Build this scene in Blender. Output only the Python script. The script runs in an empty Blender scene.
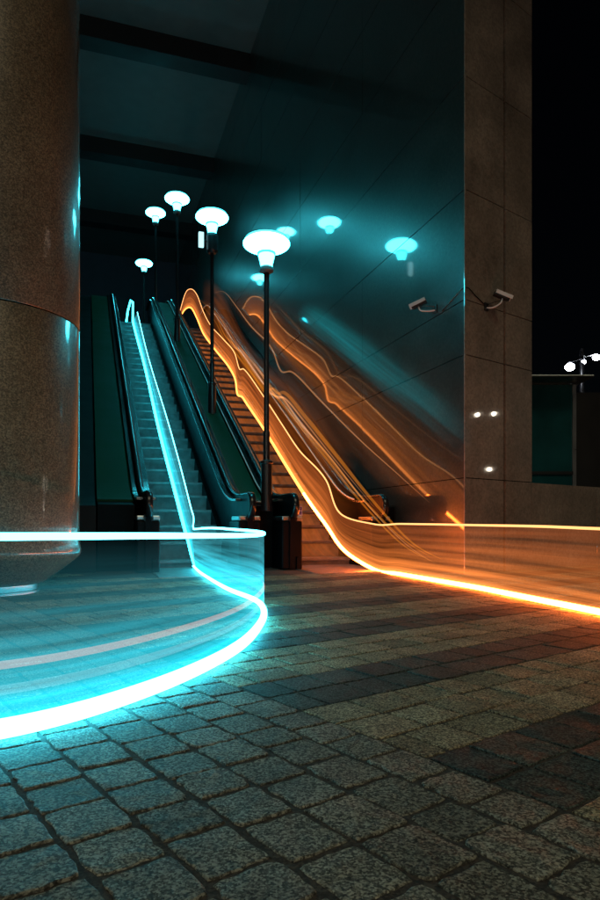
import bpy, bmesh, math, random
from mathutils import Vector, Matrix, noise as mnoise
random.seed(7)
R = math.radians
sc = bpy.context.scene
C = sc.collection
H = 0.56            # eye height
F = 646.0           # focal length in photo pixels
TH = R(18.25)       # heading of the escalators (to the left)
PH = R(37.3)        # heading of the paving and of the stone pier's front
S, K = math.sin(TH), math.cos(TH)
TAN = 0.577

def E(v, u, z=0.0):
    return Vector((K*v - S*u, S*v + K*u, z))
def ground_at(px, py, z):
    Y = F*(H - z)/(py - 525.0)
    return Vector(((px-300)/F*Y, Y, z))
def plane_at(px, py, v):
    t = (px-300)/F
    u = v*(K - t*S)/(S + t*K)
    p = E(v, u)
    p.z = H + (525-py)*p.y/F
    return p

# ------------------------------------------------------------------ helpers
def link(o):
    C.objects.link(o); return o
def thing(name, label, cat, loc=(0,0,0), rz=0.0, group=None):
    o = bpy.data.objects.new(name, None); link(o)
    o.empty_display_size = 0.2
    o.location = loc; o.rotation_euler = (0,0,rz)
    o['label'] = label; o['category'] = cat
    if group: o['group'] = group
    return o
def tag(o, label, cat, group=None):
    o['label'] = label; o['category'] = cat
    if group: o['group'] = group
    return o
def obj(name, bm, mat, parent=None, smooth=False, bevel=0.0):
    me = bpy.data.meshes.new(name)
    bmesh.ops.recalc_face_normals(bm, faces=bm.faces)
    bm.to_mesh(me); bm.free()
    if smooth:
        for p in me.polygons: p.use_smooth = True
    o = bpy.data.objects.new(name, me); link(o)
    me.materials.append(mat)
    if parent: o.parent = parent
    if bevel:
        b = o.modifiers.new('bevel', 'BEVEL'); b.width = bevel; b.segments = 2; b.limit_method = 'ANGLE'
    return o
def struct(name, bm, mat, **k):
    o = obj(name, bm, mat, **k); o['kind'] = 'structure'; return o
def B(): return bmesh.new()
def box(bm, x0, x1, y0, y1, z0, z1, M=None):
    vs = [bm.verts.new((x,y,z)) for x in (x0,x1) for y in (y0,y1) for z in (z0,z1)]
    if M is not None:
        for v in vs: v.co = M @ v.co
    for f in ((0,1,3,2),(4,6,7,5),(0,4,5,1),(2,3,7,6),(0,2,6,4),(1,5,7,3)):
        bm.faces.new([vs[i] for i in f])
    return vs
def lathe(bm, prof, n=48, cx=0, cy=0, z0=0):
    rings = []
    for r, z in prof:
        if r < 1e-6:
            rings.append([bm.verts.new((cx,cy,z0+z))])
        else:
            rings.append([bm.verts.new((cx+r*math.cos(2*math.pi*i/n), cy+r*math.sin(2*math.pi*i/n), z0+z)) for i in range(n)])
    for a, b in zip(rings, rings[1:]):
        for i in range(n):
            j = (i+1) % n
            if len(a) == 1 and len(b) == 1: continue
            if len(a) == 1: bm.faces.new((a[0], b[i], b[j]))
            elif len(b) == 1: bm.faces.new((a[i], a[j], b[0]))
            else: bm.faces.new((a[i], a[j], b[j], b[i]))
    return rings
def tube(bm, pts, rad, n=10, cap=True):
    pts = [Vector(p) for p in pts]
    rads = rad if isinstance(rad, (list, tuple)) else [rad]*len(pts)
    rings = []; nrm = None
    for i, p in enumerate(pts):
        t = (pts[min(i+1,len(pts)-1)] - pts[max(i-1,0)]).normalized()
        if nrm is None:
            nrm = t.orthogonal().normalized()
        nrm = (nrm - t*nrm.dot(t))
        if nrm.length < 1e-6: nrm = t.orthogonal()
        nrm.normalize(); bn = t.cross(nrm)
        rings.append([bm.verts.new(p + rads[i]*(math.cos(2*math.pi*k/n)*nrm + math.sin(2*math.pi*k/n)*bn)) for k in range(n)])
    for a, b in zip(rings, rings[1:]):
        for k in range(n):
            bm.faces.new((a[k], a[(k+1)%n], b[(k+1)%n], b[k]))
    if cap:
        bm.faces.new(rings[0][::-1]); bm.faces.new(rings[-1])
def catmull(pts, n=8):
    pts = [Vector(p) for p in pts]; out = []
    for i in range(len(pts)-1):
        p0 = pts[max(i-1,0)]; p1 = pts[i]; p2 = pts[i+1]; p3 = pts[min(i+2,len(pts)-1)]
        # centripetal-ish: chord-length Catmull-Rom through Barry-Goldman
        def tj(ti, a, b): return ti + max((b-a).length, 1e-4)**0.5
        t0 = 0; t1 = tj(t0,p0,p1) if i>0 else t0+0.5; t2 = tj(t1,p1,p2); t3 = tj(t2,p2,p3) if i+2<len(pts) else t2+0.5
        for k in range(n):
            t = t1 + (t2-t1)*k/n
            A1 = p0*((t1-t)/(t1-t0)) + p1*((t-t0)/(t1-t0))
            A2 = p1*((t2-t)/(t2-t1)) + p2*((t-t1)/(t2-t1))
            A3 = p2*((t3-t)/(t3-t2)) + p3*((t-t2)/(t3-t2))
            B1 = A1*((t2-t)/(t2-t0)) + A2*((t-t0)/(t2-t0))
            B2 = A2*((t3-t)/(t3-t1)) + A3*((t-t1)/(t3-t1))
            out.append(B1*((t2-t)/(t2-t1)) + B2*((t-t1)/(t2-t1)))
    out.append(pts[-1])
    return out

# ------------------------------------------------------------------ materials
def new_mat(name):
    m = bpy.data.materials.new(name); m.use_nodes = True
    nt = m.node_tree
    return m, nt, nt.nodes['Principled BSDF']
def N(nt, t, **k):
    n = nt.nodes.new(t)
    for a, b in k.items():
        if a in n.inputs: n.inputs[a].default_value = b
        else: setattr(n, a, b)
    return n
def ramp(nt, fac, stops):
    r = nt.nodes.new('ShaderNodeValToRGB')
    while len(r.color_ramp.elements) < len(stops): r.color_ramp.elements.new(0.5)
    for e, (p, c) in zip(r.color_ramp.elements, stops):
        e.position = p; e.color = (*c, 1)
    nt.links.new(fac, r.inputs[0]); return r
def spec(p, v):
    p.inputs['Specular IOR Level'].default_value = v
def granite(name, dark, mid, light, scale=90, rough=0.35, coat=0.0, coat_rough=0.05, bump=0.1, cloud=0.35, wave=0.0, streak=0.0):
    # streak: fine horizontal honing marks that draw reflections out vertically
    m, nt, p = new_mat(name); L = nt.links.new
    tc = N(nt, 'ShaderNodeTexCoord')
    v = N(nt, 'ShaderNodeTexVoronoi', Scale=scale); L(tc.outputs['Object'], v.inputs['Vector'])
    n1 = N(nt, 'ShaderNodeTexNoise', Scale=scale*0.55, Detail=4.0, Roughness=0.7); L(tc.outputs['Object'], n1.inputs['Vector'])
    n2 = N(nt, 'ShaderNodeTexNoise', Scale=1.7, Detail=5.0, Roughness=0.6); L(tc.outputs['Object'], n2.inputs['Vector'])
    sep = N(nt, 'ShaderNodeSeparateColor'); L(v.outputs['Color'], sep.inputs[0])
    mx = N(nt, 'ShaderNodeMath', operation='MULTIPLY_ADD'); L(sep.outputs[0], mx.inputs[0]); mx.inputs[1].default_value = 0.5
    L(n1.outputs['Fac'], mx.inputs[2])
    sub = N(nt, 'ShaderNodeMath', operation='SUBTRACT'); L(mx.outputs[0], sub.inputs[0]); sub.inputs[1].default_value = 0.25
    r = ramp(nt, sub.outputs[0], [(0.25, dark), (0.5, mid), (0.78, light)])
    cl = ramp(nt, n2.outputs['Fac'], [(0.3, (1-cloud,)*3), (0.7, (1,1,1))])
    mul = N(nt, 'ShaderNodeMix', data_type='RGBA', blend_type='MULTIPLY'); mul.inputs[0].default_value = 1.0
    L(r.outputs[0], mul.inputs[6]); L(cl.outputs[0], mul.inputs[7])
    L(mul.outputs[2], p.inputs['Base Color'])
    rr = N(nt, 'ShaderNodeMapRange'); rr.inputs[3].default_value = rough*0.8; rr.inputs[4].default_value = rough*1.25
    L(n2.outputs['Fac'], rr.inputs[0]); L(rr.outputs[0], p.inputs['Roughness'])
    if bump:
        b = N(nt, 'ShaderNodeBump', Strength=bump, Distance=0.004); L(sub.outputs[0], b.inputs['Height']); L(b.outputs[0], p.inputs['Normal'])
    if coat:
        p.inputs['Coat Weight'].default_value = coat; p.inputs['Coat Roughness'].default_value = coat_rough
        if streak:
            mp = N(nt, 'ShaderNodeMapping'); mp.inputs['Scale'].default_value = (1.5, 1.5, 260); L(tc.outputs['Object'], mp.inputs[0])
            n4 = N(nt, 'ShaderNodeTexNoise', Scale=1.0, Detail=1.0); L(mp.outputs[0], n4.inputs['Vector'])
            b4 = N(nt, 'ShaderNodeBump', Strength=streak, Distance=0.001); L(n4.outputs['Fac'], b4.inputs['Height']); L(b4.outputs[0], p.inputs['Coat Normal'])
        if wave:
            n3 = N(nt, 'ShaderNodeTexNoise', Scale=0.9, Detail=2.0); L(tc.outputs['Object'], n3.inputs['Vector'])
            b2 = N(nt, 'ShaderNodeBump', Strength=wave, Distance=0.02); L(n3.outputs['Fac'], b2.inputs['Height']); L(b2.outputs[0], p.inputs['Coat Normal'])
    return m
def metal(name, col, rough=0.3, metallic=1.0, brush=0.0, coat=0.0, sp=0.5):
    m, nt, p = new_mat(name); spec(p, sp); L = nt.links.new
    tc = N(nt, 'ShaderNodeTexCoord'); mp = N(nt, 'ShaderNodeMapping'); mp.inputs['Scale'].default_value = (60, 3, 60)
    L(tc.outputs['Object'], mp.inputs[0])
    n = N(nt, 'ShaderNodeTexNoise', Scale=4.0, Detail=4.0); L(mp.outputs[0], n.inputs['Vector'])
    n2 = N(nt, 'ShaderNodeTexNoise', Scale=2.5, Detail=6.0); L(tc.outputs['Object'], n2.inputs['Vector'])
    mr = N(nt, 'ShaderNodeMapRange'); mr.inputs[3].default_value = rough*0.7; mr.inputs[4].default_value = rough*1.4
    L(n2.outputs['Fac'], mr.inputs[0]); L(mr.outputs[0], p.inputs['Roughness'])
    c = ramp(nt, n2.outputs['Fac'], [(0.3, tuple(x*0.75 for x in col)), (0.7, col)]); L(c.outputs[0], p.inputs['Base Color'])
    p.inputs['Metallic'].default_value = metallic
    if brush:
        b = N(nt, 'ShaderNodeBump', Strength=brush, Distance=0.001); L(n.outputs['Fac'], b.inputs['Height']); L(b.outputs[0], p.inputs['Normal'])
    if coat: p.inputs['Coat Weight'].default_value = coat
    return m
def emit(name, col, strength):
    m = bpy.data.materials.new(name); m.use_nodes = True; nt = m.node_tree
    nt.nodes.remove(nt.nodes['Principled BSDF'])
    e = N(nt, 'ShaderNodeEmission'); e.inputs[0].default_value = (*col, 1); e.inputs[1].default_value = strength
    nt.links.new(e.outputs[0], nt.nodes['Material Output'].inputs[0]); return m
def veil(name, lo, hi, stops):
    """sheet of light between two lines: additive glow; 'h' (0 bottom .. 1 top) and 'g' (gain along the path) come from the mesh"""
    m = bpy.data.materials.new(name); m.use_nodes = True; nt = m.node_tree; L = nt.links.new
    nt.nodes.remove(nt.nodes['Principled BSDF'])
    a = N(nt, 'ShaderNodeAttribute'); a.attribute_name = 'h'
    g = N(nt, 'ShaderNodeAttribute'); g.attribute_name = 'g'
    k = N(nt, 'ShaderNodeAttribute'); k.attribute_name = 'k'
    r = ramp(nt, a.outputs['Fac'], [(p, (v, v, v)) for p, v in stops])
    cr = ramp(nt, a.outputs['Fac'], [(0.0, lo), (0.9, hi)])
    sa = N(nt, 'ShaderNodeAttribute'); sa.attribute_name = 's'
    cx = N(nt, 'ShaderNodeCombineXYZ'); L(sa.outputs['Fac'], cx.inputs[0]); L(a.outputs['Fac'], cx.inputs[1])
    mp = N(nt, 'ShaderNodeMapping'); mp.inputs['Scale'].default_value = (0.30, 9.0, 1.0); L(cx.outputs[0], mp.inputs[0])
    n = N(nt, 'ShaderNodeTexNoise', Scale=1.2, Detail=4.0); L(mp.outputs[0], n.inputs['Vector'])
    mr = N(nt, 'ShaderNodeMapRange'); mr.inputs[1].default_value = 0.3; mr.inputs[2].default_value = 0.7; mr.inputs[3].default_value = 0.3; mr.inputs[4].default_value = 1.6
    L(n.outputs['Fac'], mr.inputs[0])
    m1 = N(nt, 'ShaderNodeMath', operation='MULTIPLY'); L(r.outputs[0], m1.inputs[0]); L(g.outputs['Fac'], m1.inputs[1])
    m2 = N(nt, 'ShaderNodeMath', operation='MULTIPLY'); ad0 = N(nt, 'ShaderNodeMath', operation='ADD'); L(m1.outputs[0], ad0.inputs[0]); L(k.outputs['Fac'], ad0.inputs[1]); L(ad0.outputs[0], m2.inputs[0]); L(mr.outputs[0], m2.inputs[1])
    e = N(nt, 'ShaderNodeEmission'); L(cr.outputs[0], e.inputs[0]); L(m2.outputs[0], e.inputs[1])
    t = N(nt, 'ShaderNodeBsdfTransparent')
    ad = N(nt, 'ShaderNodeAddShader'); L(t.outputs[0], ad.inputs[0]); L(e.outputs[0], ad.inputs[1])
    L(ad.outputs[0], nt.nodes['Material Output'].inputs[0])
    return m

M = {}
M['column'] = granite('brown_granite', (.050,.037,.023), (.125,.092,.057), (.235,.18,.115), scale=120, rough=0.4, coat=0.9, coat_rough=0.05, bump=0.05, cloud=0.3, streak=0.17)
M['pier'] = granite('beige_polished_stone', (.19,.158,.128), (.245,.205,.165), (.30,.25,.205), scale=40, rough=0.4, coat=1.0, coat_rough=0.03, bump=0.0, cloud=0.5)
M['wall'] = granite('dark_polished_stone', (.024,.028,.024), (.036,.040,.034), (.050,.053,.046), scale=40, rough=0.34, coat=1.0, coat_rough=0.045, bump=0.0, cloud=0.35, wave=0.02)
M['joint'] = metal('dark_joint', (.002,.002,.002), 0.9, 0.0, sp=0.0)
M['ceiling'] = metal('grey_ceiling_paint', (.13,.15,.15), 0.6, 0.0)
M['beam'] = metal('dark_beam_paint', (.012,.014,.016), 0.6, 0.0)
M['backwall'] = metal('blue_grey_render', (.06,.075,.11), 0.6, 0.0)
M['black'] = metal('black_paint', (.010,.010,.011), 0.35, 0.0)
M['void'] = metal('unlit_black', (.006,.007,.007), 0.5, 0.0, sp=.15)  # near black colour stands for the unlit void and side wall
M['pole'] = metal('black_lamp_paint', (.012,.012,.014), 0.3, 0.0)
M['rubber'] = metal('black_rubber', (.010,.010,.011), 0.22, 0.0)
M['steel'] = metal('brushed_steel', (.42,.43,.44), 0.28, 1.0, brush=0.15)
M['bright_steel'] = metal('bright_steel', (.70,.69,.66), 0.22, 1.0, brush=0.1)
M['panel'] = metal('dark_balustrade', (.004,.005,.006), 0.4, 0.0, sp=.06)
M['trim'] = metal('dark_steel_trim', (.15,.155,.16), 0.22, 1.0, brush=0.1)
M['deck'] = metal('green_deck_enamel', (.006,.046,.015), 0.5, 0.0, sp=.12)
M['white'] = metal('highlight_white', (.75,.76,.76), 0.35, 0.0)
M['cam_white'] = metal('camera_enamel', (.62,.63,.64), 0.35, 0.0)
M['sticker'] = metal('sticker_white', (.55,.52,.62), 0.4, 0.0)
M['sticker_ink'] = metal('sticker_purple', (.10,.07,.26), 0.4, 0.0)
M['cap'] = metal('grey_cap', (.10,.13,.13), 0.4, 0.3)
M['mortar'] = granite('soil_joint', (.018,.014,.011), (.042,.032,.026), (.08,.063,.05), scale=160, rough=0.9, bump=0.4, cloud=0.4)
LAMP = (0.045, 0.66, 0.80)
M['globe'] = emit('lit_lamp_globe', LAMP, 44)
M['neck'] = emit('lit_lamp_neck', LAMP, 20)
M['sign'] = emit('lit_lamp_plate', (0.45, .92, 1.0), 1.6)
M['street'] = emit('white_street_globe', (0.85,0.9,1.0), 60)
M['street_dim'] = emit('white_street_globe_far', (0.85,0.9,1.0), 14)

# ribbed tread
def tread_mat():
    m, nt, p = new_mat('ribbed_step_metal'); L = nt.links.new
    tc = N(nt, 'ShaderNodeTexCoord')
    w = N(nt, 'ShaderNodeTexWave', Scale=26.0, bands_direction='X'); L(tc.outputs['Object'], w.inputs[0])
    n2 = N(nt, 'ShaderNodeTexNoise', Scale=9.0, Detail=5.0); L(tc.outputs['Object'], n2.inputs['Vector'])
    c = ramp(nt, n2.outputs['Fac'], [(0.3,(.10,.10,.10)),(0.7,(.19,.19,.19))]); L(c.outputs[0], p.inputs['Base Color'])
    p.inputs['Metallic'].default_value = 0.35; p.inputs['Roughness'].default_value = 0.42
    b = N(nt, 'ShaderNodeBump', Strength=0.6, Distance=0.006); L(w.outputs['Fac'], b.inputs['Height']); L(b.outputs[0], p.inputs['Normal'])
    return m
M['tread'] = tread_mat()

def sett_mat():
    m, nt, p = new_mat('granite_setts'); L = nt.links.new
    tc = N(nt, 'ShaderNodeTexCoord')
    at = N(nt, 'ShaderNodeAttribute'); at.attribute_name = 'tone'
    v = N(nt, 'ShaderNodeTexVoronoi', Scale=230.0); L(tc.outputs['Object'], v.inputs['Vector'])
    sep = N(nt, 'ShaderNodeSeparateColor'); L(v.outputs['Color'], sep.inputs[0])
    n1 = N(nt, 'ShaderNodeTexNoise', Scale=110.0, Detail=5.0, Roughness=0.75); L(tc.outputs['Object'], n1.inputs['Vector'])
    n2 = N(nt, 'ShaderNodeTexNoise', Scale=6.0, Detail=5.0, Roughness=0.65); L(tc.outputs['Object'], n2.inputs['Vector'])
    a = N(nt, 'ShaderNodeMath', operation='MULTIPLY_ADD'); L(sep.outputs[0], a.inputs[0]); a.inputs[1].default_value = 0.45; L(n1.outputs['Fac'], a.inputs[2])
    r = ramp(nt, a.outputs[0], [(0.40,(.10,.10,.10)),(0.66,(.55,.54,.52)),(0.95,(2.2,2.15,2.0))])
    st = ramp(nt, n2.outputs['Fac'], [(0.32,(.62,.60,.57)),(0.65,(1.08,1.06,1.02))])
    x = N(nt, 'ShaderNodeMix', data_type='RGBA', blend_type='MULTIPLY'); x.inputs[0].default_value = 1; L(at.outputs['Color'], x.inputs[6]); L(r.outputs[0], x.inputs[7])
    y = N(nt, 'ShaderNodeMix', data_type='RGBA', blend_type='MULTIPLY'); y.inputs[0].default_value = 1; L(x.outputs[2], y.inputs[6]); L(st.outputs[0], y.inputs[7])
    L(y.outputs[2], p.inputs['Base Color'])
    p.inputs['Roughness'].default_value = 0.68; spec(p, 0.14)
    b = N(nt, 'ShaderNodeBump', Strength=0.5, Distance=0.003); L(a.outputs[0], b.inputs['Height'])
    b2 = N(nt, 'ShaderNodeBump', Strength=0.25, Distance=0.010); L(n2.outputs['Fac'], b2.inputs['Height']); L(b.outputs[0], b2.inputs['Normal'])
    L(b2.outputs[0], p.inputs['Normal'])
    return m
M['sett'] = sett_mat()

# ------------------------------------------------------------------ ground and paving
bm = B()
vs = [bm.verts.new(p) for p in ((-150,-150,-.0042),(150,-150,-.0042),(150,150,-.0042),(-150,150,-.0042))]
bm.faces.new(vs)
struct('ground', bm, M['mortar'])

def paving():
    verts, faces, tones = [], [], []
    cb, sb = math.cos(PH), math.sin(PH)
    def W(b, a): return (cb*b - sb*a, sb*b + cb*a)
    rnd = random.Random(3)
    def sett(b0, b1, a0, a1, tone, joint, rough, detail):
        cx, cy = W((b0+b1)/2, (a0+a1)/2)
        g = joint/2
        b0 += g*rnd.uniform(.5,1.5); b1 -= g*rnd.uniform(.5,1.5); a0 += g*rnd.uniform(.5,1.5); a1 -= g*rnd.uniform(.5,1.5)
        n = 6 if detail else 2
        per = []
        for i in range(n): per.append((b0+(b1-b0)*i/n, a0))
        for i in range(n): per.append((b1, a0+(a1-a0)*i/n))
        for i in range(n): per.append((b1-(b1-b0)*i/n, a1))
        for i in range(n): per.append((b0, a1-(a1-a0)*i/n))
        mb, ma = (b0+b1)/2, (a0+a1)/2
        hz = rnd.uniform(-.0016, .0012)*rough; tx = rnd.uniform(-.012,.012)*rough; ty = rnd.uniform(-.012,.012)*rough
        base = len(verts); m = len(per)
        out = []
        for i, (b, a) in enumerate(per):
            corner = (i % n == 0)
            k = rnd.uniform(-.0042,.0042)*rough + (-.004*rough if corner else 0)
            d = math.hypot(b-mb, a-ma); s = 1 + k/d
            out.append((mb+(b-mb)*s, ma+(a-ma)*s))
        rings = [(1.0, -.03), (0.998, -.0016*rough-.0004)]
        rings += [(0.95, 0.0)] if not detail else [(1-.0030*rough/.07, -.0002),(0.80, 0.0),(0.45, 0.0)]
        for s, z in rings:
            for i, (b, a) in enumerate(out):
                bb, aa = mb+(b-mb)*s, ma+(a-ma)*s
                zz = z + hz + tx*(bb-mb) + ty*(aa-ma)
                if detail and z > -.02:
                    zz += rough*.0012*mnoise.noise(Vector((bb*28, aa*28, 3)))
                X, Y = W(bb, aa)
                verts.append((X, Y, zz))
        X, Y = W(mb, ma); verts.append((X, Y, hz + (rough*.0012*mnoise.noise(Vector((mb*28, ma*28, 3))) if detail else 0)))
        nr = len(rings)
        for q in range(nr-1):
            for i in range(m):
                j = (i+1) % m
                faces.append((base+q*m+i, base+q*m+j, base+(q+1)*m+j, base+(q+1)*m+i))
        top = base+(nr-1)*m
        for i in range(m):
            faces.append((top+i, top+(i+1)%m, base+nr*m))
        tones.extend([tone]*(nr*m+1))
    def inside(b, a):
        X, Y = W(b, a)
        return -4.5 < X < 8.5 and 0.35 < Y < 9.5 and abs(X) < 0.62*Y + 2.0 and not (E_u(X,Y) > 6.95 and -.2 < E_v(X,Y) < 4.2)
    def E_u(X, Y): return -S*X + K*Y
    def E_v(X, Y): return K*X + S*Y
    # rough setts this side of the straight joint, rows running along a
    w = .138; b = 1.185 - w
    while b > -6:
        a = -3 + rnd.uniform(0, .14)
        while a < 9.5:
            l = rnd.uniform(.128, .165)
            if inside(b, a):
                t = rnd.uniform(.78, 1.12); X, Y = W(b, a)
                sett(b, b+w, a, a+l, (.150*t, .154*t, .140*t, 1), .0115, 1.0, Y < 2.8)
            a += l
        b -= w
    # banded part: rows running along b, dark and light bands
    a = -6.0; rows = []
    per = .86; start = .69 - per*8
    for k in range(22):
        s = start + per*k
        for i in range(2): rows.append((s + .18*i, s + .18*(i+1), True))
        for i in range(3): rows.append((s + .36 + .1667*i, s + .36 + .1667*(i+1), False))
    for a0, a1, dk in rows:
        b = 1.185 + (0 if rnd.random() < .5 else 0) ; first = True
        while b < 11:
            l = rnd.uniform(.15, .21) if not first else rnd.uniform(.08, .2)
            first = False
            if inside(b, a0):
                t = rnd.uniform(.76, 1.22); X, Y = W(b, a0)
                c = (.046*t, .060*t, .060*t, 1) if dk else (.200*t, .182*t, .132*t, 1)
                sett(b, b+l, a0, a1, c, (.010 if not dk else .008), .8, Y < 2.6)
            b += l
    me = bpy.data.meshes.new('paving'); me.from_pydata(verts, [], faces); me.update()
    at = me.color_attributes.new('tone', 'FLOAT_COLOR', 'POINT')
    flat = [c for t in tones for c in t]
    at.data.foreach_set('color', flat)
    me.materials.append(M['sett'])
    o = bpy.data.objects.new('paving', me); link(o); o['kind'] = 'structure'
paving()

# ------------------------------------------------------------------ column
t = thing('granite_column', 'massive round brown granite column with a tapered foot, at the left of the escalators', 'column', (-2.59,5.35,0))
bm = B(); lathe(bm, [(.42,.075),(.46,.09),(.712,.285),(.733,.312),(.740,.335),(.738,.36),(.730,.41),(.726,.45),(.725,.5),(.725,2.208),(.722,2.212)], 128); obj('lower_drum', bm, M['column'], t, smooth=True)
bm = B(); lathe(bm, [(.712,2.2),(.712,2.232)], 128); obj('ring_joint', bm, M['joint'], t, smooth=True)
bm = B(); lathe(bm, [(.722,2.222),(.725,2.226),(.725,5.1),(.722,5.104)], 128); obj('middle_drum', bm, M['column'], t, smooth=True)
bm = B(); lathe(bm, [(.712,5.09),(.712,5.13)], 128); obj('ring_joint', bm, M['joint'], t, smooth=True)
bm = B(); lathe(bm, [(.722,5.114),(.725,5.118),(.725,14.0)], 128); obj('upper_drum', bm, M['column'], t, smooth=True)
bm = B(); lathe(bm, [(.40,0),(.40,.02),(.385,.025),(.385,.085),(0,.085)], 64); obj('steel_foot', bm, M['steel'], t, smooth=False)

# ------------------------------------------------------------------ building shell
WV = 4.10
corner = E(WV, 6.42)                      # near corner of the stone wall
cz = 13.0
t = thing('stone_wall', 'tall polished dark stone wall with a beige end pier beside the right escalator', 'wall', corner, 0)
# local frame of the side face: x = v, y = u
Ms = Matrix.Rotation(TH, 4, 'Z'); Mf = Matrix.Rotation(PH, 4, 'Z')
zj = [0, 1.10, 2.51, 3.14, 4.40, 5.70, 7.0, 8.3, 9.6, 10.9, 12.2, cz+1]
bm = B()
yj = [0.012] + [2.9+3.1*i for i in range(9)]
for z0, z1 in zip(zj, zj[1:]):
    for y0, y1 in zip(yj, yj[1:]):
        q = box(bm, 0.0, .03, y0+.0015, y1-.0015, z0+.005, z1-.005)
        for v in q[:4]: v.co.x += random.uniform(-.003,.003)
        for v in q: v.co = Ms @ v.co
obj('side_cladding', bm, M['wall'], t)
FW = 1.326
bm = B()
for z0, z1 in zip(zj, zj[1:]):
    for x0, x1 in ((.02,.732),(.776,FW)):
        box(bm, x0, x1, -.0+random.uniform(-.001,.001), .03, z0+.005, z1-.005, Mf)
obj('pier_cladding', bm, M['pier'], t)
bm = B()     # solid core behind both claddings
pts = [Ms @ Vector((.03,.03,0)), Mf @ Vector((.04,.03,0)), Mf @ Vector((FW-.002,.03,0)), Mf @ Vector((FW-.002,.9,0)), Ms @ Vector((2.2,27,0)), Ms @ Vector((.03,27,0))]
lo = [bm.verts.new(p) for p in pts]; hi = [bm.verts.new(p + Vector((0,0,cz+.9))) for p in pts]
bm.faces.new(lo[::-1]); bm.faces.new(hi)
for i in range(6): bm.faces.new((lo[i], lo[(i+1)%6], hi[(i+1)%6], hi[i]))
obj('core', bm, M['joint'], t)
bm = B(); box(bm, -.004, .017, -.004, .012, .0, cz+.5, Matrix.Rotation((TH+PH)/2, 4, 'Z')); obj('corner_trim', bm, M['pier'], t, bevel=.002)
# low wall running on to the right
lw = corner + Mf @ Vector((FW+.002, 0, 0))
bm = B()
x = 0.0
while x < 9.0:
    box(bm, x+.002, x+1.598, .0, .3, 0, 1.095); x += 1.6
o = obj('low_wall', bm, M['pier'], None, bevel=.004); o.location = lw; o.rotation_euler = (0,0,PH)
tag(o, 'low beige polished stone wall running right from the stone pier', 'wall')

UF = 20.1; ZF = 6.6
bm = B(); box(bm, -6, WV-.003, UF+1.2, 34, ZF-.4, ZF); o = struct('upper_floor', bm, M['panel']); o.rotation_euler = (0,0,TH)
t = thing('ceiling', 'high grey ceiling slab crossed by dark beams over the escalators, with an added unseen overhang', 'ceiling', E(0,20,cz), TH)
bm = B(); box(bm, -14, WV-.003, -20, 14, 0, .4); box(bm, WV-.003, 12, -20, -13.4, 0, .4); obj('slab', bm, M['ceiling'], t)  # front overhang, out of view, added to shade upper column and pier
for u in (16.6, 21.7, 26.7):
    bm = B(); box(bm, -14, WV-.004, u-20, u-20+.52, -.5, -.001); obj('beam', bm, M['beam'], t)
bm = B(); box(bm, -8, WV-.003, 0, .3, 0, cz-ZF-.002); o = obj('rear_wall', bm, M['backwall']); o.location = E(0,31,ZF+.001); o.rotation_euler = (0,0,TH)
tag(o, 'dim blue grey wall at the back of the upper landing', 'wall')
bm = B(); box(bm, -.3, 0, 8.0, 31, 0, cz-.002); o = obj('side_wall', bm, M['void']); o.location = E(-3.2,0,0); o.rotation_euler = (0,0,TH)
tag(o, 'unlit black wall behind the granite column', 'wall')

# ------------------------------------------------------------------ escalators
U0, U1 = 8.65, 20.1
def smooth_rise(u):
    """0 on the lower landing, 30 degree incline, level again at the top; rounded knees"""
    def sp(x, r): 
        if x < -r: return 0
        if x > r: return x
        return (x+r)**2/(4*r)
    return TAN*(sp(u-U0, .55) - sp(u-U1, .55))
def hand(u): return .95 + smooth_rise(u)
UN = 7.57; UE = 21.5
us = [UN + .15 + (UE-.15-UN-.15)*i/170 for i in range(171)]
def rail_path():
    p = [(UN+.36,.655),(UN+.25,.65),(UN+.15,.65)]
    for k in range(1,12):
        a = math.pi*k/12; p.append((UN+.15-.15*math.sin(a), .80-.15*math.cos(a)))
    p += [(u, hand(u)) for u in us]
    zt = hand(UE)-.15
    for k in range(1,12):
        a = math.pi*k/12; p.append((UE-.15+.15*math.sin(a), zt+.15*math.cos(a)))
    p += [(UE-.15, zt-.15),(UE-.3, zt-.15)]
    return p
def sweep(bm, path, v, wv, hh, n=12):
    rings = []
    for i, (u, z) in enumerate(path):
        a = path[max(i-1,0)]; b = path[min(i+1,len(path)-1)]
        tx, tz = b[0]-a[0], b[1]-a[1]; l = math.hypot(tx,tz); nx, nz = -tz/l, tx/l
        rings.append([bm.verts.new((v+wv*math.cos(2*math.pi*k/n), u+nx*hh*math.sin(2*math.pi*k/n), z+nz*hh*math.sin(2*math.pi*k/n))) for k in range(n)])
    for a, b in zip(rings, rings[1:]):
        for k in range(n): bm.faces.new((a[k], a[(k+1)%n], b[(k+1)%n], b[k]))
    bm.faces.new(rings[0][::-1]); bm.faces.new(rings[-1])
def strip(bm, v0, v1, us, top, bot):
    rows = [[bm.verts.new((v, u, f(u))) for v, f in ((v0,bot),(v1,bot),(v1,top),(v0,top))] for u in us]
    for a, b in zip(rows, rows[1:]):
        for k in range(4): bm.faces.new((a[k], a[(k+1)%4], b[(k+1)%4], b[k]))
    bm.faces.new(rows[0][::-1]); bm.faces.new(rows[-1])
STEP = .4
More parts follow.
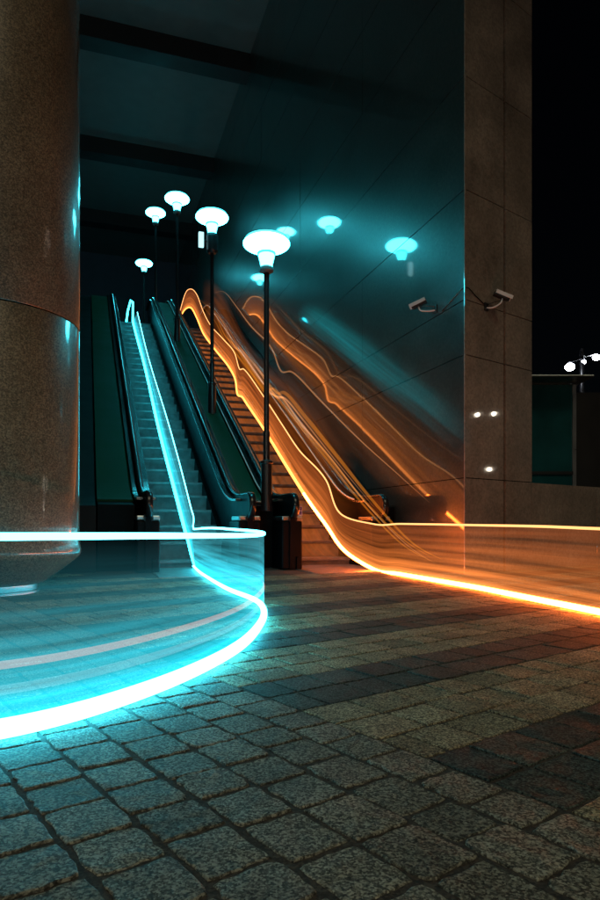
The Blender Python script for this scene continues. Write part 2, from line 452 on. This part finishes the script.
def escalator(label, vc, stickers):
    # the root turns into the escalator frame; local x = v - vc, y = u
    t = thing('escalator', label, 'escalator', E(vc, 0), TH, 'pair of escalators')
    g = .61
    for k in range(30):
        bm = B(); u = U0 - .13 + STEP*k; z = STEP*TAN*(k+.42)
        if z > ZF+.02: break
        # tread slab and a slightly hollow riser
        box(bm, -.5, .5, u+.012, u+STEP+.02, z-.03, z)
        n = 6; prev = None
        for i in range(n+1):
            f = i/n; zz = z-.03-f*(STEP*TAN-.03); uu = u+.02+.03*math.sin(f*math.pi*.5)
            row = (bm.verts.new((-.5,uu,zz)), bm.verts.new((.5,uu,zz)))
            if prev: bm.faces.new((prev[0],prev[1],row[1],row[0]))
            prev = row
        box(bm, -.5, .5, u, u+.0115, z-.034, z+.001)
        obj('step', bm, M['tread'], t)
    bm = B(); box(bm, -.56, .56, 6.95, 8.1, -.02, .006); box(bm, -.5, .5, 8.1, 8.62, -.02, .003); obj('landing_plate', bm, M['tread'], t, bevel=.002)
    bm = B(); box(bm, -.56, .56, UF+.35, UE+.2, ZF-.3, ZF+.004); obj('landing_plate', bm, M['tread'], t)
    for s in (-1, 1):
        bm = B(); lo_us = [7.7]+us[2:-2]
        strip(bm, s*.505, s*.56, lo_us, lambda u: smooth_rise(u)+.16, lambda u: smooth_rise(u)-.4 if smooth_rise(u) > .4 else -.0); obj('skirt', bm, M['panel'], t)
        bm = B()
        front = [UN+.02+.13*i/8 for i in range(9)]
        def up(u): return .80+math.sqrt(max(0,.145**2-(u-UN-.15)**2)) if u < UN+.15 else hand(u)-.012
        def dn(u): return .80-math.sqrt(max(0,.145**2-(u-UN-.15)**2)) if u < UN+.1499 else max(0, smooth_rise(u)-.5)
        strip(bm, s*g-.035, s*g+.035, front[:-1]+us, up, dn); obj('balustrade', bm, M['panel'], t)
        # sloping steel trim strips either side of the handrail
        bm = B()
        tus = [UN+.45]+[u for u in us if u > UN+.5]
        for a, b, d in ((-.115,-.036,0),(.036,.115,0)):
            strip(bm, s*g+a, s*g+b, tus, lambda u: hand(u)-.055, lambda u: hand(u)-.085)
        obj('trim', bm, M['trim'], t, bevel=.004)
        bm = B(); sweep(bm, rail_path(), s*g, .041, .019); obj('handrail', bm, M['rubber'], t, smooth=True)
        if stickers:
            bm = B(); eu = [u for u in us if u > 8.3]; tube(bm, [(s*g-.118, u, hand(u)-.045) for u in eu], .011, 8); obj('highlight_strip', bm, M['white'], t, smooth=True)  # white tube paints the thin highlight along the handrail
        # newel: steel box that swallows the handrail
        bm = B(); box(bm, s*g-.135, s*g+.135, UN+.17, UN+.75, 0, .61); nb = obj('newel_base', bm, M['panel'], t, bevel=.02)
        bm = B(); box(bm, s*g-.137, s*g+.137, UN+.158, UN+.6, .612, .672); obj('newel_band', bm, M['steel'], nb, bevel=.015)
        bm = B(); lathe(bm, [(0,0),(.05,0),(.058,.006),(.058,.02),(0,.02)], 24)
        ino = obj('rail_inlet', bm, M['rubber'], nb, smooth=False); ino.location = (s*g, UN+.157, .645); ino.rotation_euler = (R(90),0,0)
        if stickers and s == -1:
            bm = B(); box(bm, s*g+.05, s*g+.135, UN+.172, UN+.30, .677, .80); st = obj('sticker_panel', bm, M['sticker'], t, bevel=.003)
            for i in range(2):
                for j in range(2):
                    bm = B(); box(bm, s*g+.056+.040*i, s*g+.056+.040*i+.032, UN+.1695, UN+.1715, .69+.055*j, .69+.055*j+.044)
                    obj('pictogram_square', bm, M['sticker_ink'], st)
            bm = B(); box(bm, s*g+.04, s*g+.14, UN+.165, UN+.32, .803, .822); obj('panel_lid', bm, M['steel'], st, bevel=.003)
    # floor sides
    return t
escalator('left escalator, its dark treads lit cyan', 1.29, False)
escalator('right escalator, its treads lit orange, against the stone wall', 3.06, True)
def deck(name, v0, v1, label, mat, drop=.11, u0=UN+.62):
    o_us = [u0]+[u for u in us if u > u0+.05]
    t = thing(name, label, 'deck', E((v0+v1)/2, 0), TH)
    h = (v1-v0)/2
    bm = B(); strip(bm, -h, h, [u for u in o_us if u > 8.52], lambda u: hand(u)-drop, lambda u: hand(u)-drop-.03); obj('top_panel', bm, mat, t)
    bm = B(); strip(bm, -h+.002, h-.002, o_us, lambda u: hand(u)-drop-.032, lambda u: max(0, smooth_rise(u)-.7)); obj('casing', bm, M['panel'], t)
    if v0 > 1: bm = B(); box(bm, -h-.01, h+.01, 8.44, 8.52, hand(8.48)-drop-.05, hand(8.48)-drop+.012); obj('end_trim', bm, M['trim'], t, bevel=.02)
    return t
deck('sloping_deck', 2.02, 2.33, 'green enamelled deck sloping up between the two escalators, lamp posts standing on it', M['deck'])
deck('sloping_deck', .12, .56, 'green enamelled deck sloping up along the left side of the left escalator', M['deck'])
deck('sloping_deck', 3.79, 4.09, 'narrow dark deck sloping up between right escalator and stone wall', M['panel'])
bm = B(); strip(bm, -.35, .10, [8.0]+[u for u in us if u > 8.1], lambda u: hand(u)-.16, lambda u: 0); o = obj('void_fill', bm, M['void'])  # black mass added where there is only unlit void
o.rotation_euler = (0,0,TH); tag(o, 'black sloping parapet for the unlit void left of the escalators', 'filler')

# ------------------------------------------------------------------ lamps on the deck
def lamp(px, py, v, label, plate=False, landing=False):
    # head centre from the photo, foot on the deck
    tt = (px-300)/F
    u = v*(K-tt*S)/(S+tt*K)
    p = E(v, u); zh = H + (525-py)*p.y/F
    zb = (hand(u)-.11-.002) if not landing else ZF+.001
    t = thing('lamp_post', label, 'lamp', (p.x, p.y, zb), TH, 'lamp posts between the escalators')
    h = zh - zb
    bm = B(); lathe(bm, [(.0,-.1),(.072,-.1),(.072,.50),(.085,.505),(.085,.535),(.05,.55),(.05,.56),(0,.56)], 24); obj('sleeve', bm, M['pole'], t, smooth=False, bevel=.004)
    bm = B(); lathe(bm, [(.042,.54),(.042,.9),(.034,.93),(.034,h-.32),(0,h-.32)], 20); obj('pole', bm, M['pole'], t, smooth=False)
    bm = B()
    if plate: lathe(bm, [(0,h-.66),(.07,h-.66),(.105,h-.62),(.11,h-.36),(.10,h-.31),(0,h-.31)], 24)
    else: lathe(bm, [(0,h-.37),(.05,h-.37),(.088,h-.35),(.092,h-.31),(.08,h-.295),(0,h-.295)], 24)
    obj('collar', bm, M['cap'] if not plate else M['pole'], t, bevel=.003)
    bm = B(); lathe(bm, [(0,h-.293),(.075,h-.293),(.080,h-.25),(.092,h-.20),(.104,h-.155),(.10,h-.138),(.04,h-.132),(0,h-.13)], 32); nk = obj('neck', bm, M['neck'], t, smooth=True)
    bm = B(); lathe(bm, [(0,h-.129),(.118,h-.126),(.118,h-.116),(.05,h-.108),(.05,h-.0865),(0,h-.0865)], 32); obj('neck_ring', bm, M['cap'], nk, smooth=False)
    bm = B()
    prof = [(0,h-.086),(.08,h-.086)]
    for k in range(1, 24):
        a = -math.pi/2 + math.pi*k/24
        c, s_ = math.cos(a), math.sin(a)
        r = .298*abs(c); z = .088*s_ if s_ < 0 else .085*s_
        if r > .085: prof.append((r, h+z))
    prof += [(0,h+.085)]
    lathe(bm, prof, 48); obj('globe', bm, M['globe'], t, smooth=True)
    bm = B(); lathe(bm, [(0,h+.128),(.09,h+.122),(.2,h+.10),(.272,h+.066),(.274,h+.058),(.2,h+.086),(.09,h+.108),(0,h+.112)], 40); obj('cap', bm, M['cap'], t, smooth=True)
    if plate:
        bm = B(); box(bm, -.245, -.155, -.03, .03, h-.57, h-.30); pl = obj('lit_plate', bm, M['sign'], t, bevel=.006)
        bm = B(); box(bm, -.158, -.09, -.012, .012, h-.46, h-.43); obj('plate_bracket', bm, M['pole'], pl)
    return t
lamp(266.5, 244, 2.175, 'nearest and lowest lamp post, at the foot of the sloping deck')
lamp(212, 217.5, 2.175, 'lamp post with a small lit plate hanging beside its head', plate=True)
lamp(177, 199, 2.10, 'lamp post with the topmost glowing head, high on the sloping deck')
lamp(155.5, 213, 2.0, 'lamp post on the upper landing with its head below and left of the topmost one', landing=True)
lamp(144, 263.5, 1.95, 'farthest and smallest lamp post, at the back of the upper landing', landing=True)

# ------------------------------------------------------------------ security cameras
def camera_thing(base, rz, aim, arm_v, label):
    """base on the wall, local -y points out of the wall; aim = axis of the housing, arm_v = housing centre"""
    t = thing('security_camera', label, 'camera', base, rz, 'security cameras on the stone wall'); t.scale = (.78,)*3
    bm = B(); box(bm, -.045, .045, -.02, 0, -.06, .06); obj('wall_plate', bm, M['black'], t, bevel=.006)
    c = Vector(arm_v)
    bm = B(); tube(bm, catmull([(0,-.02,-.02),(c.x*.25,c.y*.5,-.03),(c.x*.8,c.y*.95,c.z-.11),(c.x,c.y,c.z-.045)],8), .012, 10); obj('bracket', bm, M['cam_white'], t, smooth=True)
    bm = B(); tube(bm, catmull([(.01,-.015,.03),(c.x*.35,c.y*.7,.05),(c.x*.9,c.y*.95,c.z-.06),(c.x*.95,c.y*.98,c.z-.03)],8), .005, 8); obj('cable', bm, M['rubber'], t, smooth=True)
    z = Vector(aim).normalized(); side = z.cross(Vector((0,0,1))).normalized(); up = side.cross(z)
    Mx = Matrix(((side.x,z.x,up.x,c.x),(side.y,z.y,up.y,c.y),(side.z,z.z,up.z,c.z),(0,0,0,1)))
    bm = B(); box(bm, -.045, .045, -.13, .105, -.04, .028, Mx); hs_ = obj('housing', bm, M['black'], t, bevel=.008)
    bm = B(); box(bm, -.055, .055, -.12, .15, .03, .045, Mx); box(bm, -.055, -.048, -.12, .15, -.012, .0295, Mx); box(bm, .048, .055, -.12, .15, -.012, .0295, Mx); obj('sun_shield', bm, M['cam_white'], hs_, bevel=.003)
    bm = B(); lathe(bm, [(0,0),(.03,0),(.034,.012),(.02,.014),(0,.012)], 20)
    for v in bm.verts: v.co = Mx @ Vector((v.co.x, .106+v.co.z, v.co.y-.006))
    obj('lens', bm, M['rubber'], hs_, smooth=True)
    return t
pA = plane_at(436, 309, WV)
camera_thing(pA, TH-R(90), Vector((-.45,-.62,-.30)), (-.16,-.22,.11), 'security camera with a pale housing on the dark side wall, aimed down left')
tB = .386; pB = corner + Mf @ Vector((tB,0,0)); pB.z = 3.13
camera_thing(pB, PH, Vector((.72,-.5,-.34)), (.13,-.20,.14), 'security camera on the beige end pier, aimed down right')
bm = B()   # conduit between the two cameras
cp = [E(WV-.006, 6.90, 3.16), E(WV-.006, 6.62, 3.235), E(WV-.010, 6.44, 3.27), corner+Mf@Vector((.03,-.012,3.275)), corner+Mf@Vector((.18,-.008,3.22)), corner+Mf@Vector((.35,-.008,3.15))]
tube(bm, catmull(cp, 8), .006, 8); o = obj('cable', bm, M['rubber'], smooth=True)
tag(o, 'black cable looped round the corner between the two security cameras', 'cable')

# ------------------------------------------------------------------ light trails
def resample(pts, n):
    d = [0.0]
    for a, b in zip(pts, pts[1:]): d.append(d[-1]+(b-a).length)
    out = []; j = 0
    for i in range(n):
        s = d[-1]*i/(n-1)
        while j < len(pts)-2 and d[j+1] < s: j += 1
        f = (s-d[j])/max(1e-9, d[j+1]-d[j]); out.append(pts[j].lerp(pts[j+1], min(1,f)))
    return out
def sheet(name, lower, upper, mat, parent, gain, const=lambda f: 0.0, rows=10):
    n = len(lower); vs, fs, hs, gs, ks, ss = [], [], [], [], [], []; dist = 0.0
    for i in range(n):
        if i: dist += (lower[i]-lower[i-1]).length
        for r in range(rows+1):
            ss.append(dist); f = r/rows; vs.append(lower[i].lerp(upper[i], f)); hs.append(f); gs.append(gain(i/(n-1))); ks.append(const(i/(n-1)))
    for i in range(n-1):
        for r in range(rows):
            a = i*(rows+1)+r; fs.append((a, a+1, a+rows+2, a+rows+1))
    me = bpy.data.meshes.new(name); me.from_pydata(vs, [], fs); me.update()
    for nm, arr in (('h',hs),('g',gs),('k',ks),('s',ss)):
        at = me.attributes.new(nm, 'FLOAT', 'POINT'); at.data.foreach_set('value', arr)
    me.materials.append(mat)
    for p in me.polygons: p.use_smooth = True
    o = bpy.data.objects.new(name, me); link(o); o.parent = parent; return o
def interp(tab, x):
    for (a, b), (c, d) in zip(tab, tab[1:]):
        if x <= c: return b + (d-b)*max(0, (x-a))/(c-a)
    return tab[-1][1]

CY = (.02, .78, 1.0)
M['cyan_core'] = emit('cyan_light', (.045,.70,.92), 25)
M['cyan_line'] = emit('cyan_line_light', (.10,.80,.95), 9)
M['cyan_step'] = emit('cyan_step_light', (.024,.66,.82), 15)
M['orange_core'] = emit('orange_light', (1.0,.145,.018), 62)
M['orange_line'] = emit('orange_line_light', (1.0,.42,.14), 2.2)
M['orange_step'] = emit('orange_step_light', (1.0,.27,.05), 5)
def glow(name, col, strength):
    m = emit(name, col, strength); nt = m.node_tree
    t = N(nt,'ShaderNodeBsdfTransparent'); a = N(nt,'ShaderNodeAddShader')
    nt.links.new(t.outputs[0], a.inputs[0]); nt.links.new(nt.nodes['Emission'].outputs[0], a.inputs[1]); nt.links.new(a.outputs[0], nt.nodes['Material Output'].inputs[0]); return m
M['pink_line'] = glow('pink_line_light', (1.0,.36,.25), .16)
M['pale_line'] = glow('pale_line_light', (.6,.8,.85), .07)
M['cyan_veil'] = veil('cyan_light_sheet', (.0,.70,.90), (.10,.66,.80), [(0,1.6),(.08,.75),(.25,.42),(.42,.28),(.62,.09),(.85,.02),(1,.0)])
M['orange_veil'] = veil('orange_light_sheet', (1.0,.26,.045), (1.0,.22,.05), [(0,1.5),(.10,.85),(.28,.42),(.55,.22),(.9,.12),(1,.14)])

# cyan: along the ground, then up the left escalator
gl = [(-170,745),(-90,741),(0,729),(75,712),(150,688),(205,665),(240,645),(258,627),(264,612),(257,601),(228,589),(207,577)]
low = [ground_at(x,y,.031) for x,y in gl] + [ground_at(199,571.5,.031), E(1.29,8.25,.035)]
low = catmull(low, 10)
upp = [p + Vector((0,0,.49)) for p in low]
for p in upp: p.z = .52 + .012*math.sin(p.y*1.3)
t = thing('light_trail', 'cyan light trail curving over the paving from the left edge and up the left escalator', 'light trail', (low[0].x,low[0].y,0))
def rel(pts, t): return [p - Vector(t.location) for p in pts]
bm = B(); L_ = rel(low,t); tube(bm, L_, [interp([(0,.027),(.45,.025),(.62,.020),(1,.014)], i/(len(L_)-1)) for i in range(len(L_))], 12); obj('lower_line', bm, M['cyan_core'], t, smooth=True)
sheet('glow_sheet', rel(low,t), rel(upp,t), M['cyan_veil'], t, lambda f: interp([(0,1.5),(.5,1.4),(.66,1.6),(.8,1.6),(1,2.0)], f), lambda f: interp([(0,0),(.40,.0),(.56,.10),(.68,.20),(.84,.15),(1,.16)], f))
for mm, dz, rr, e in (('pink_line',.165,.011,.66),('pale_line',.10,.013,.64)):
    q = L_[:int(len(L_)*e)]; bm = B(); tube(bm, [p+Vector((0,0,dz)) for p in q], [rr*min(1, .05+(len(q)-i)/(len(q)*.15)) for i in range(len(q))], 8); obj('faint_line', bm, M[mm], t, smooth=True)
su = [8.25 + (19.6-8.25)*i/70 for i in range(71)]
def ease(u): return min(1, max(0, (u-8.25)/.6))
sl = [E(1.29+.012*math.sin(u*.9), u, smooth_rise(u)+.035+.20*ease(u)) for u in su] + [E(1.30,19.9,6.75), E(1.33,20.3,7.35), E(1.28,20.6,7.5), E(1.20,20.7,7.2), E(1.14,20.8,6.7)]
sp_ = [E(1.29+.10*ease(u)+.02*math.sin(u*.7), u, smooth_rise(u)+.52) for u in su]
bm = B(); q = rel(sl,t); tube(bm, q, [interp([(0,.014),(.1,.024),(1,.026)], i/(len(q)-1)) for i in range(len(q))], 10); obj('lower_line', bm, M['cyan_step'], t, smooth=True)
bm = B(); tube(bm, rel(upp + sp_[1:],t), [.0105]*len(upp)+[.008]*(len(sp_)-1), 10); obj('upper_line', bm, M['cyan_line'], t, smooth=True)
sheet('glow_sheet', rel(sl[:71],t), rel(sp_,t), M['cyan_veil'], t, lambda f: 2.2, lambda f: .20)

M['reflection_veil'] = veil('teal_painted_reflection', (.0,.50,.56), (.0,.55,.62), [(0,0),(.25,.10),(.5,.17),(.72,.10),(1,0)])  # painted glow imitating the cyan trail's reflection in the wall
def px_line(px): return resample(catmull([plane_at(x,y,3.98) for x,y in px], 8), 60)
sheet('painted_glow', rel(px_line([(292,318),(330,350),(380,392),(425,428),(468,466)]),t), rel(px_line([(306,298),(345,322),(392,356),(435,388),(478,424)]),t), M['reflection_veil'], t, lambda f: interp([(0,0),(.12,.9),(.5,1.0),(.85,.45),(1,0)], f))

# orange: down the right escalator and away to the right over the paving
V3 = 3.06
lo_px = [(180,318),(184.5,310),(191,308),(196.7,318),(203,333),(214.5,349),(230,369),(235.5,381),(237.2,394),(242,397),(247,404.5),(263,428),(290,472),(308,500),(326,525)]
up_px = [(180,311),(185.5,293),(191,289),(196.7,294.5),(203,311),(210,324.5),(223,339),(234.5,353),(239.5,369),(243.5,369),(263,395.5),(283,426),(299,450),(326,480)]
lowO = [plane_at(x,y,V3) for x,y in lo_px] + [E(3.08,7.5,.22)] + [ground_at(x,y,.026) for x,y in ((372,568.5),(400,574),(440,581),(480,588),(540,600),(600,612),(680,629),(800,660))]
uppO = [plane_at(x,y,V3) for x,y in up_px]
lowO = catmull(lowO, 8)
gpart = [ground_at(x,y,.026) for x,y in ((372,568.5),(400,574),(440,581),(480,588),(540,600),(600,612),(680,629),(800,660))]
uz = [.575,.572,.565,.558,.55,.537,.53,.52]
uppO = catmull(uppO + [E(3.07,7.65,.70)] + [Vector((p.x,p.y,z)) for p,z in zip(gpart,uz)], 8)
lowO = resample(lowO, 260); 
# match the upper line to the lower one by plan distance so that the sheet hangs straight
def match(lower, upper):
    out = []; j = 0
    for p in lower:
        best = min(range(max(0,j-3), min(len(upper), j+40)), key=lambda k: (upper[k].xy-p.xy).length)
        j = best; out.append(upper[best])
    return out
uppO = resample(uppO, 700)
mu = match(lowO, uppO)
t3 = thing('light_trail', 'orange light trail pouring down the right escalator and over the paving to the right edge', 'light trail', (lowO[-1].x,lowO[-1].y,0))
bm = B(); q = rel(lowO,t3); tube(bm, q, [interp([(0,.045),(.5,.04),(.66,.022),(1,.021)], i/(len(q)-1)) for i in range(len(q))], 12)
bm.free()
cut = int(len(q)*.665); rr = lambda i: interp([(0,.016),(.5,.016),(.60,.021),(1,.021)], i/(len(q)-1))
bm = B(); tube(bm, q[:cut+1], [rr(i) for i in range(cut+1)], 12); obj('lower_line', bm, M['orange_step'], t3, smooth=True)
bm = B(); tube(bm, q[cut:], [rr(i) for i in range(cut, len(q))], 12); obj('lower_line', bm, M['orange_core'], t3, smooth=True)
bm = B(); tube(bm, rel(uppO,t3), .0095, 8); obj('upper_line', bm, M['orange_line'], t3, smooth=True)
M['painted_light_veil'] = veil('orange_painted_light', (1.0,.20,.02), (1.0,.24,.035), [(0,.0),(.18,.18),(.5,.24),(.82,.16),(1,.0)])  # glowing sheets paint orange light and haze over the right escalator
hu = [8.0 + 12.3*i/90 for i in range(91)]
sheet('painted_glow', rel([E(2.58,u,smooth_rise(u)+.10) for u in hu],t3), rel([E(3.56,u,smooth_rise(u)+.10) for u in hu],t3), M['painted_light_veil'], t3, lambda f: interp([(0,0),(.06,.8),(.8,1.1),(1,0)], f))
sheet('painted_glow', rel([E(3.44,u,smooth_rise(u)+.25) for u in hu],t3), rel([E(3.44,u,smooth_rise(u)+1.75+.25*math.sin(u*.8)) for u in hu],t3), M['painted_light_veil'], t3, lambda f: interp([(0,0),(.10,.45),(.75,.45),(1,0)], f))
def ghost(px, v, rad, mat):  # additive tubes imitate streaks of the orange trail mirrored in the wall
    p = catmull([plane_at(x,y,v) for x,y in px], 8); n = len(p)
    bm = B(); tube(bm, rel(p,t3), [rad*min(1, .03+i/25, .03+(n-1-i)/30) for i in range(n)], 10); obj('faint_line', bm, mat, t3, smooth=True)
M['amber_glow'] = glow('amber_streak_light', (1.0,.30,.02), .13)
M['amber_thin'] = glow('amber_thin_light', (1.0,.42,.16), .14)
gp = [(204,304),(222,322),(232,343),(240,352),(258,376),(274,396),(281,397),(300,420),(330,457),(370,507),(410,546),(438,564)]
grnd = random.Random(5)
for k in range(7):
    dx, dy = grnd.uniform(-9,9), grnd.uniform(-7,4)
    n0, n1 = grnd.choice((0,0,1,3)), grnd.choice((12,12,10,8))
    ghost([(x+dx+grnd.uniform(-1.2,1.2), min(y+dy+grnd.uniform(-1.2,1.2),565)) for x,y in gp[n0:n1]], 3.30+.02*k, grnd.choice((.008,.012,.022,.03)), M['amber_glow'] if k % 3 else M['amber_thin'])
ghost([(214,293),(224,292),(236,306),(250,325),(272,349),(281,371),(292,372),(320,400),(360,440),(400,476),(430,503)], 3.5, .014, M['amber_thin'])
sheet('glow_sheet', rel(lowO,t3), rel(mu,t3), M['orange_veil'], t3, lambda f: interp([(0,1.2),(.55,1.7),(.68,1.4),(1,1.1)], f))

# ------------------------------------------------------------------ far right: glazed screen and street lamp behind the low wall
def at(px, py, Y): return Vector(((px-300)/F*Y, Y, H+(525-py)*Y/F))
g0 = at(531, 480, 11.0); g1 = at(576, 480, 11.0)
t = thing('glass_shelter', 'dark green glass shelter with a thin flat roof behind the low wall', 'shelter', (g0.x-.3, 11.0, 0))
def glass_mat():
    m, nt, p = new_mat('green_glass'); p.inputs['Base Color'].default_value = (.02,.16,.15,1); p.inputs['Roughness'].default_value = .12
    tc = N(nt,'ShaderNodeTexCoord'); n = N(nt,'ShaderNodeTexNoise', Scale=1.5, Detail=4.0); nt.links.new(tc.outputs['Object'], n.inputs['Vector'])
    r = ramp(nt, n.outputs['Fac'], [(.3,(.007,.055,.065)),(.7,(.015,.11,.125))]); nt.links.new(r.outputs[0], p.inputs['Base Color'])
    return m
M['glass'] = glass_mat()
w_ = g1.x-g0.x+.3
bm = B(); box(bm, 0, w_-.06, 0, .03, .1, 2.95); obj('pane', bm, M['glass'], t)
bm = B(); box(bm, w_-.06, w_, -.02, .05, 0, 2.95); obj('post', bm, M['steel'], t)
bm = B(); box(bm, w_, w_+1.6, .4, .43, .1, 2.9); obj('pane', bm, M['black'], t)
bm = B(); box(bm, -.02, w_-.06, -.035, -.005, 1.42, 1.47); obj('rail', bm, M['black'], t)
bm = B(); box(bm, -.2, w_+.1, -.5, .6, 2.97, 3.01); obj('roof', bm, M['steel'], t, bevel=.02)
hp = at(582, 400, 13.0)
t = thing('street_lamp', 'street lamp with three white lit globes on one arm, beyond the glass shelter', 'street lamp', (hp.x, 13.0, 0))
bm = B(); lathe(bm, [(0,0),(.09,0),(.09,.4),(.055,.5),(.045,4.1),(0,4.12)], 16); obj('pole', bm, M['pole'], t)
gs = [(at(570,367,12.6), .09,'street'), (at(583,362,13.0), .06,'street_dim'), (at(596.5,357.5,13.6), .075,'street')]
base = Vector((hp.x,13,0))
bm = B(); tube(bm, [p-base+Vector((0,0,.09)) for p,_,_ in gs], .02, 8); obj('arm', bm, M['pole'], t)
for p, r, mm in gs:
    bm = B(); q = p-base; bmesh.ops.create_uvsphere(bm, u_segments=20, v_segments=12, radius=r)
    for v in bm.verts: v.co = Vector((v.co.x, v.co.y, v.co.z*.8)) + q
    obj('globe', bm, M[mm], t, smooth=True)

# street lamps across the square, seen as reflections in the polished stone
def square_lamp(x, y, h, label, rad=.13):
    t = thing('street_lamp', label, 'street lamp', (x,y,-.008), 0, 'street lamps across the square')
    bm = B(); lathe(bm, [(0,0),(.10,0),(.10,.5),(.06,.6),(.045,h-.2),(.09,h-.16),(0,h-.15)], 16); obj('pole', bm, M['pole'], t)
    bm = B(); bmesh.ops.create_uvsphere(bm, u_segments=20, v_segments=12, radius=rad)
    for v in bm.verts: v.co.z += h
    obj('globe', bm, M['warm_globe'], t, smooth=True)
M['warm_globe'] = emit('warm_street_globe', (1.0,.88,.68), 300)
square_lamp(3.0,-8,3.9,'street lamp nearest behind the viewer, straight across the square')
square_lamp(-1.5,-12,4.6,'street lamp furthest back across the square, behind the viewer')
square_lamp(8,-15,4.4,'street lamp behind the viewer to the right, across the square')
square_lamp(-5,-5,4.0,'street lamp behind the viewer to the left, across the square')
square_lamp(15.1,8.0,4.0,'street lamp right of the low wall, nearest of the row along the street', .045)
square_lamp(21.2,7.5,5.0,'tallest street lamp of the row along the street right of the low wall', .055)
square_lamp(35.8,8.2,4.0,'farthest street lamp of the row along the street, right of the low wall', .08)

# ------------------------------------------------------------------ world, sun, camera
SUN_EL = R(52)      # from behind the camera, a little to the right
w = bpy.data.worlds.new('World'); sc.world = w; w.use_nodes = True
nt = w.node_tree; bg = nt.nodes['Background']
sky = nt.nodes.new('ShaderNodeTexSky'); sky.sky_type = 'NISHITA'; sky.sun_disc = False
sky.sun_elevation = SUN_EL; sky.sun_rotation = R(164)
nt.links.new(sky.outputs[0], bg.inputs[0]); bg.inputs[1].default_value = 0.0003
sun = bpy.data.lights.new('sun', 'SUN'); sun.energy = 0.55; sun.angle = R(30); sun.color = (1.0,.93,.62)
so = bpy.data.objects.new('sun', sun); link(so)
d = Vector((math.sin(R(164))*math.cos(SUN_EL), math.cos(R(164))*math.cos(SUN_EL), math.sin(SUN_EL)))   # towards the sun
so.rotation_euler = d.to_track_quat('Z','Y').to_euler()

cam = bpy.data.cameras.new('camera'); co = bpy.data.objects.new('camera', cam); link(co)
co.location = (0,0,H); co.rotation_euler = (R(90),0,0)
cam.sensor_fit = 'VERTICAL'; cam.sensor_height = 36; cam.lens = F/900*36; cam.shift_y = 75/900
cam.clip_start = .02; cam.clip_end = 1000
sc.camera = co
sc.view_settings.view_transform = 'Standard'; sc.view_settings.look = 'None'
sc.view_settings.exposure = 0; sc.view_settings.gamma = 1
sc.cycles.max_bounces = 6; sc.cycles.transparent_max_bounces = 12
sc.cycles.use_denoising = True
sc.cycles.sample_clamp_indirect = 3.0
